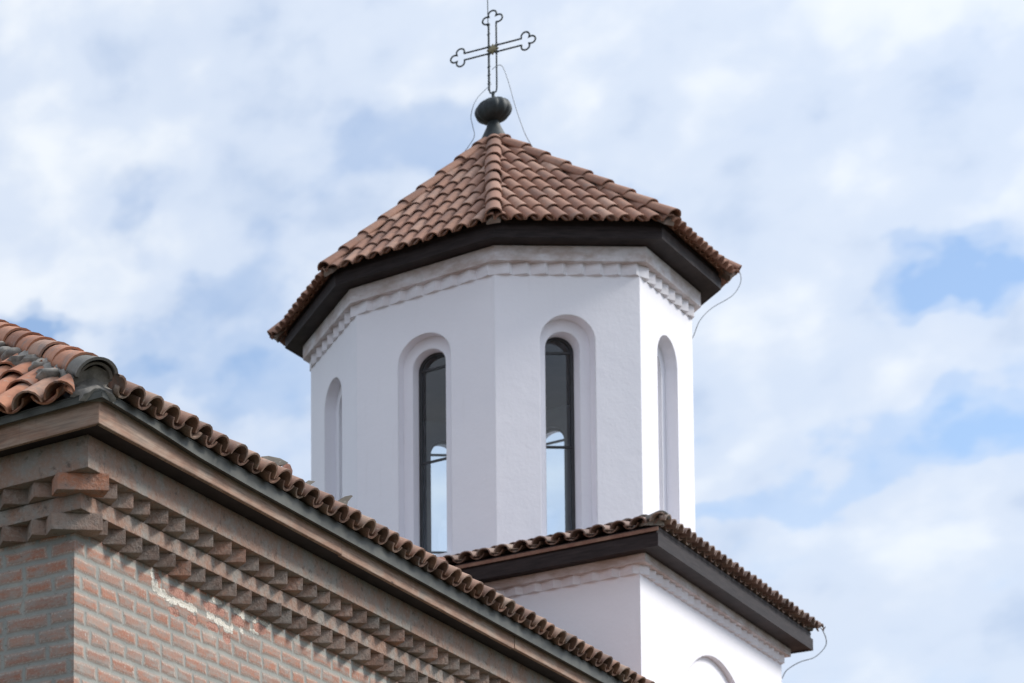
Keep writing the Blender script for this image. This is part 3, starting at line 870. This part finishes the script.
b = MB(); b.tube([(-.058, .014, .66), (-.056, .016, CZ + .3), (-.058, .012, CZ + .75), (-.060, .012, 2.6)], .006, 6)
for z in (.75, .86, .97, CZ + .22, CZ + .34): b.tube([(-.03, 0, z), (-.066, .016, z)], .009, 5)
b.build('lightning_rod', M_IRON, cross)

# ------------------------------------------------------------------ lightning cables (tower-frame coordinates)
tl = Matrix.Translation((12.63369, 27.78024, 0)) @ Matrix.Rotation(math.pi / 2 - PST, 4, 'Z')


def smooth(pts, n=6):
    pts = [Vector(p) for p in pts]; out = []
    for i in range(len(pts) - 1):
        p0, p1, p2, p3 = pts[max(i - 1, 0)], pts[i], pts[i + 1], pts[min(i + 2, len(pts) - 1)]
        for k in range(n):
            t = k / n
            out.append(.5 * ((2 * p1) + (p2 - p0) * t + (2 * p0 - 5 * p1 + 4 * p2 - p3) * t * t + (3 * p1 - p0 - 3 * p2 + p3) * t ** 3))
    out.append(pts[-1]); return out


def cable(name, pts, label, rad=.007):
    root = Vector(pts[-1]) ; b = MB(); b.tube([p - root for p in smooth(pts)], rad, 6)
    o = b.build(name, M_CABLE); o.matrix_world = tl @ Matrix.Translation(root)
    return tag(o, label, 'cable', 'lightning cables on the tower')


cable('lightning_cable', [(.0, .01, 17.04), (.03, -.03, 17.08), (.084, -.082, 17.087), (.137, -.134, 16.90), (.199, -.195, 16.573), (.288, -.281, 16.20), (.42, -.35, 16.0)],
      'thin grey cable looping down the right side of the ball under the cross', .0045)
cable('lightning_cable', [(0, .02, 16.85), (-.055, .054, 16.789), (-.157, .153, 16.626), (-.204, .199, 16.425), (-.19, .186, 16.28), (-.178, .174, 16.13), (-.15, .32, 15.98)],
      'thin grey cable looping down the left side of the ball under the cross', .0045)
cable('lightning_cable', [(2.02, -1.75, 14.42), (2.10, -1.98, 14.53), (2.195, -2.145, 14.498), (2.239, -2.188, 14.342), (2.163, -2.114, 14.143), (1.97, -1.926, 13.965), (1.86, -1.818, 13.80), (1.80, -1.76, 13.6), (1.76, -1.66, 13.35), (1.75, -1.6, 12.8)],
      'thin grey cable bowing out round the right corner of the octagonal eave', .0055)
cable('lightning_cable', [(2.80, -2.6, 9.86), (2.89, -2.8, 9.88), (2.93, -2.86, 9.80), (2.945, -2.875, 9.644), (2.842, -2.778, 9.488), (2.707, -2.645, 9.419), (2.589, -2.53, 9.312), (2.53, -2.49, 9.2)],
      'thin grey cable hanging from the right end of the lower square eave', .0065)

# ------------------------------------------------------------------ loose pieces lying on the brick building's eave
nl_ = Matrix.Translation((3.57685, 13.58751, 0)) @ Matrix.Rotation(math.pi / 2 - PSN, 4, 'Z')


def shard(name, loc, poly, th, m, label, rz, rx=0.0, cat='mortar lump', seed=1):
    rg = random.Random(seed); b = MB(); n = len(poly); k = 0
    f_ = [Vector((x, -th / 2 + rg.uniform(-.006, .006), z)) for x, z in poly]; g_ = [Vector((x * .93, th / 2 + rg.uniform(-.006, .006), z * .93)) for x, z in poly]
    b.face(f_); b.face(g_[::-1])
    for i in range(n): b.face([f_[(i + 1) % n], f_[i], g_[i], g_[(i + 1) % n]])
    o = b.build(name, m, bevel=.006)
    o.matrix_world = nl_ @ Matrix.Translation(loc) @ Matrix.Rotation(rz, 4, 'Z') @ Matrix.Rotation(rx, 4, 'X')
    return tag(o, label, cat, 'loose fragments on the brick building eave')


shard('mortar_shard', (2.03, -.30, 7.035), [(-.10, .025), (-.04, .04), (.05, .035), (.11, .01), (.08, -.01), (.02, -.02), (-.05, .0)], .04, M_TG, 'flat grey mortar shard bridging two eave tiles left of the white drum', -.5)
shard('tile_shard', (2.215, -.30, 7.01), [(-.04, -.08), (.04, -.08), (.045, .02), (.028, .06), (.0, .075), (-.03, .03)], .035, M_REDB, 'upright orange tile shard on the eave edge left of the white drum', -.6, cat='tile fragment', seed=2)
shard('mortar_shard', (2.52, -.30, 7.00), [(-.045, -.05), (.03, -.05), (.035, .015), (.075, .045), (.02, .045), (-.02, .01)], .03, M_TG, 'small pointed grey mortar shard just left of the white drum edge', -.5, seed=3)
shard('mortar_shard', (3.03, -.30, 7.02), [(-.08, -.04), (.05, -.045), (.075, .015), (.11, .055), (.095, .06), (.045, .045), (-.02, .0)], .04, M_TG, 'beaked grey mortar shard on the eave in front of the leftmost drum niche', -.5, seed=4)
shard('tile_shard', (4.66, -.30, 6.98), [(-.09, -.06), (.09, -.06), (.10, .03), (.085, .045), (-.075, .03)], .05, M_REDB, 'flat orange tile shard on the eave below the left glazed window', -.6, cat='tile fragment', seed=5)
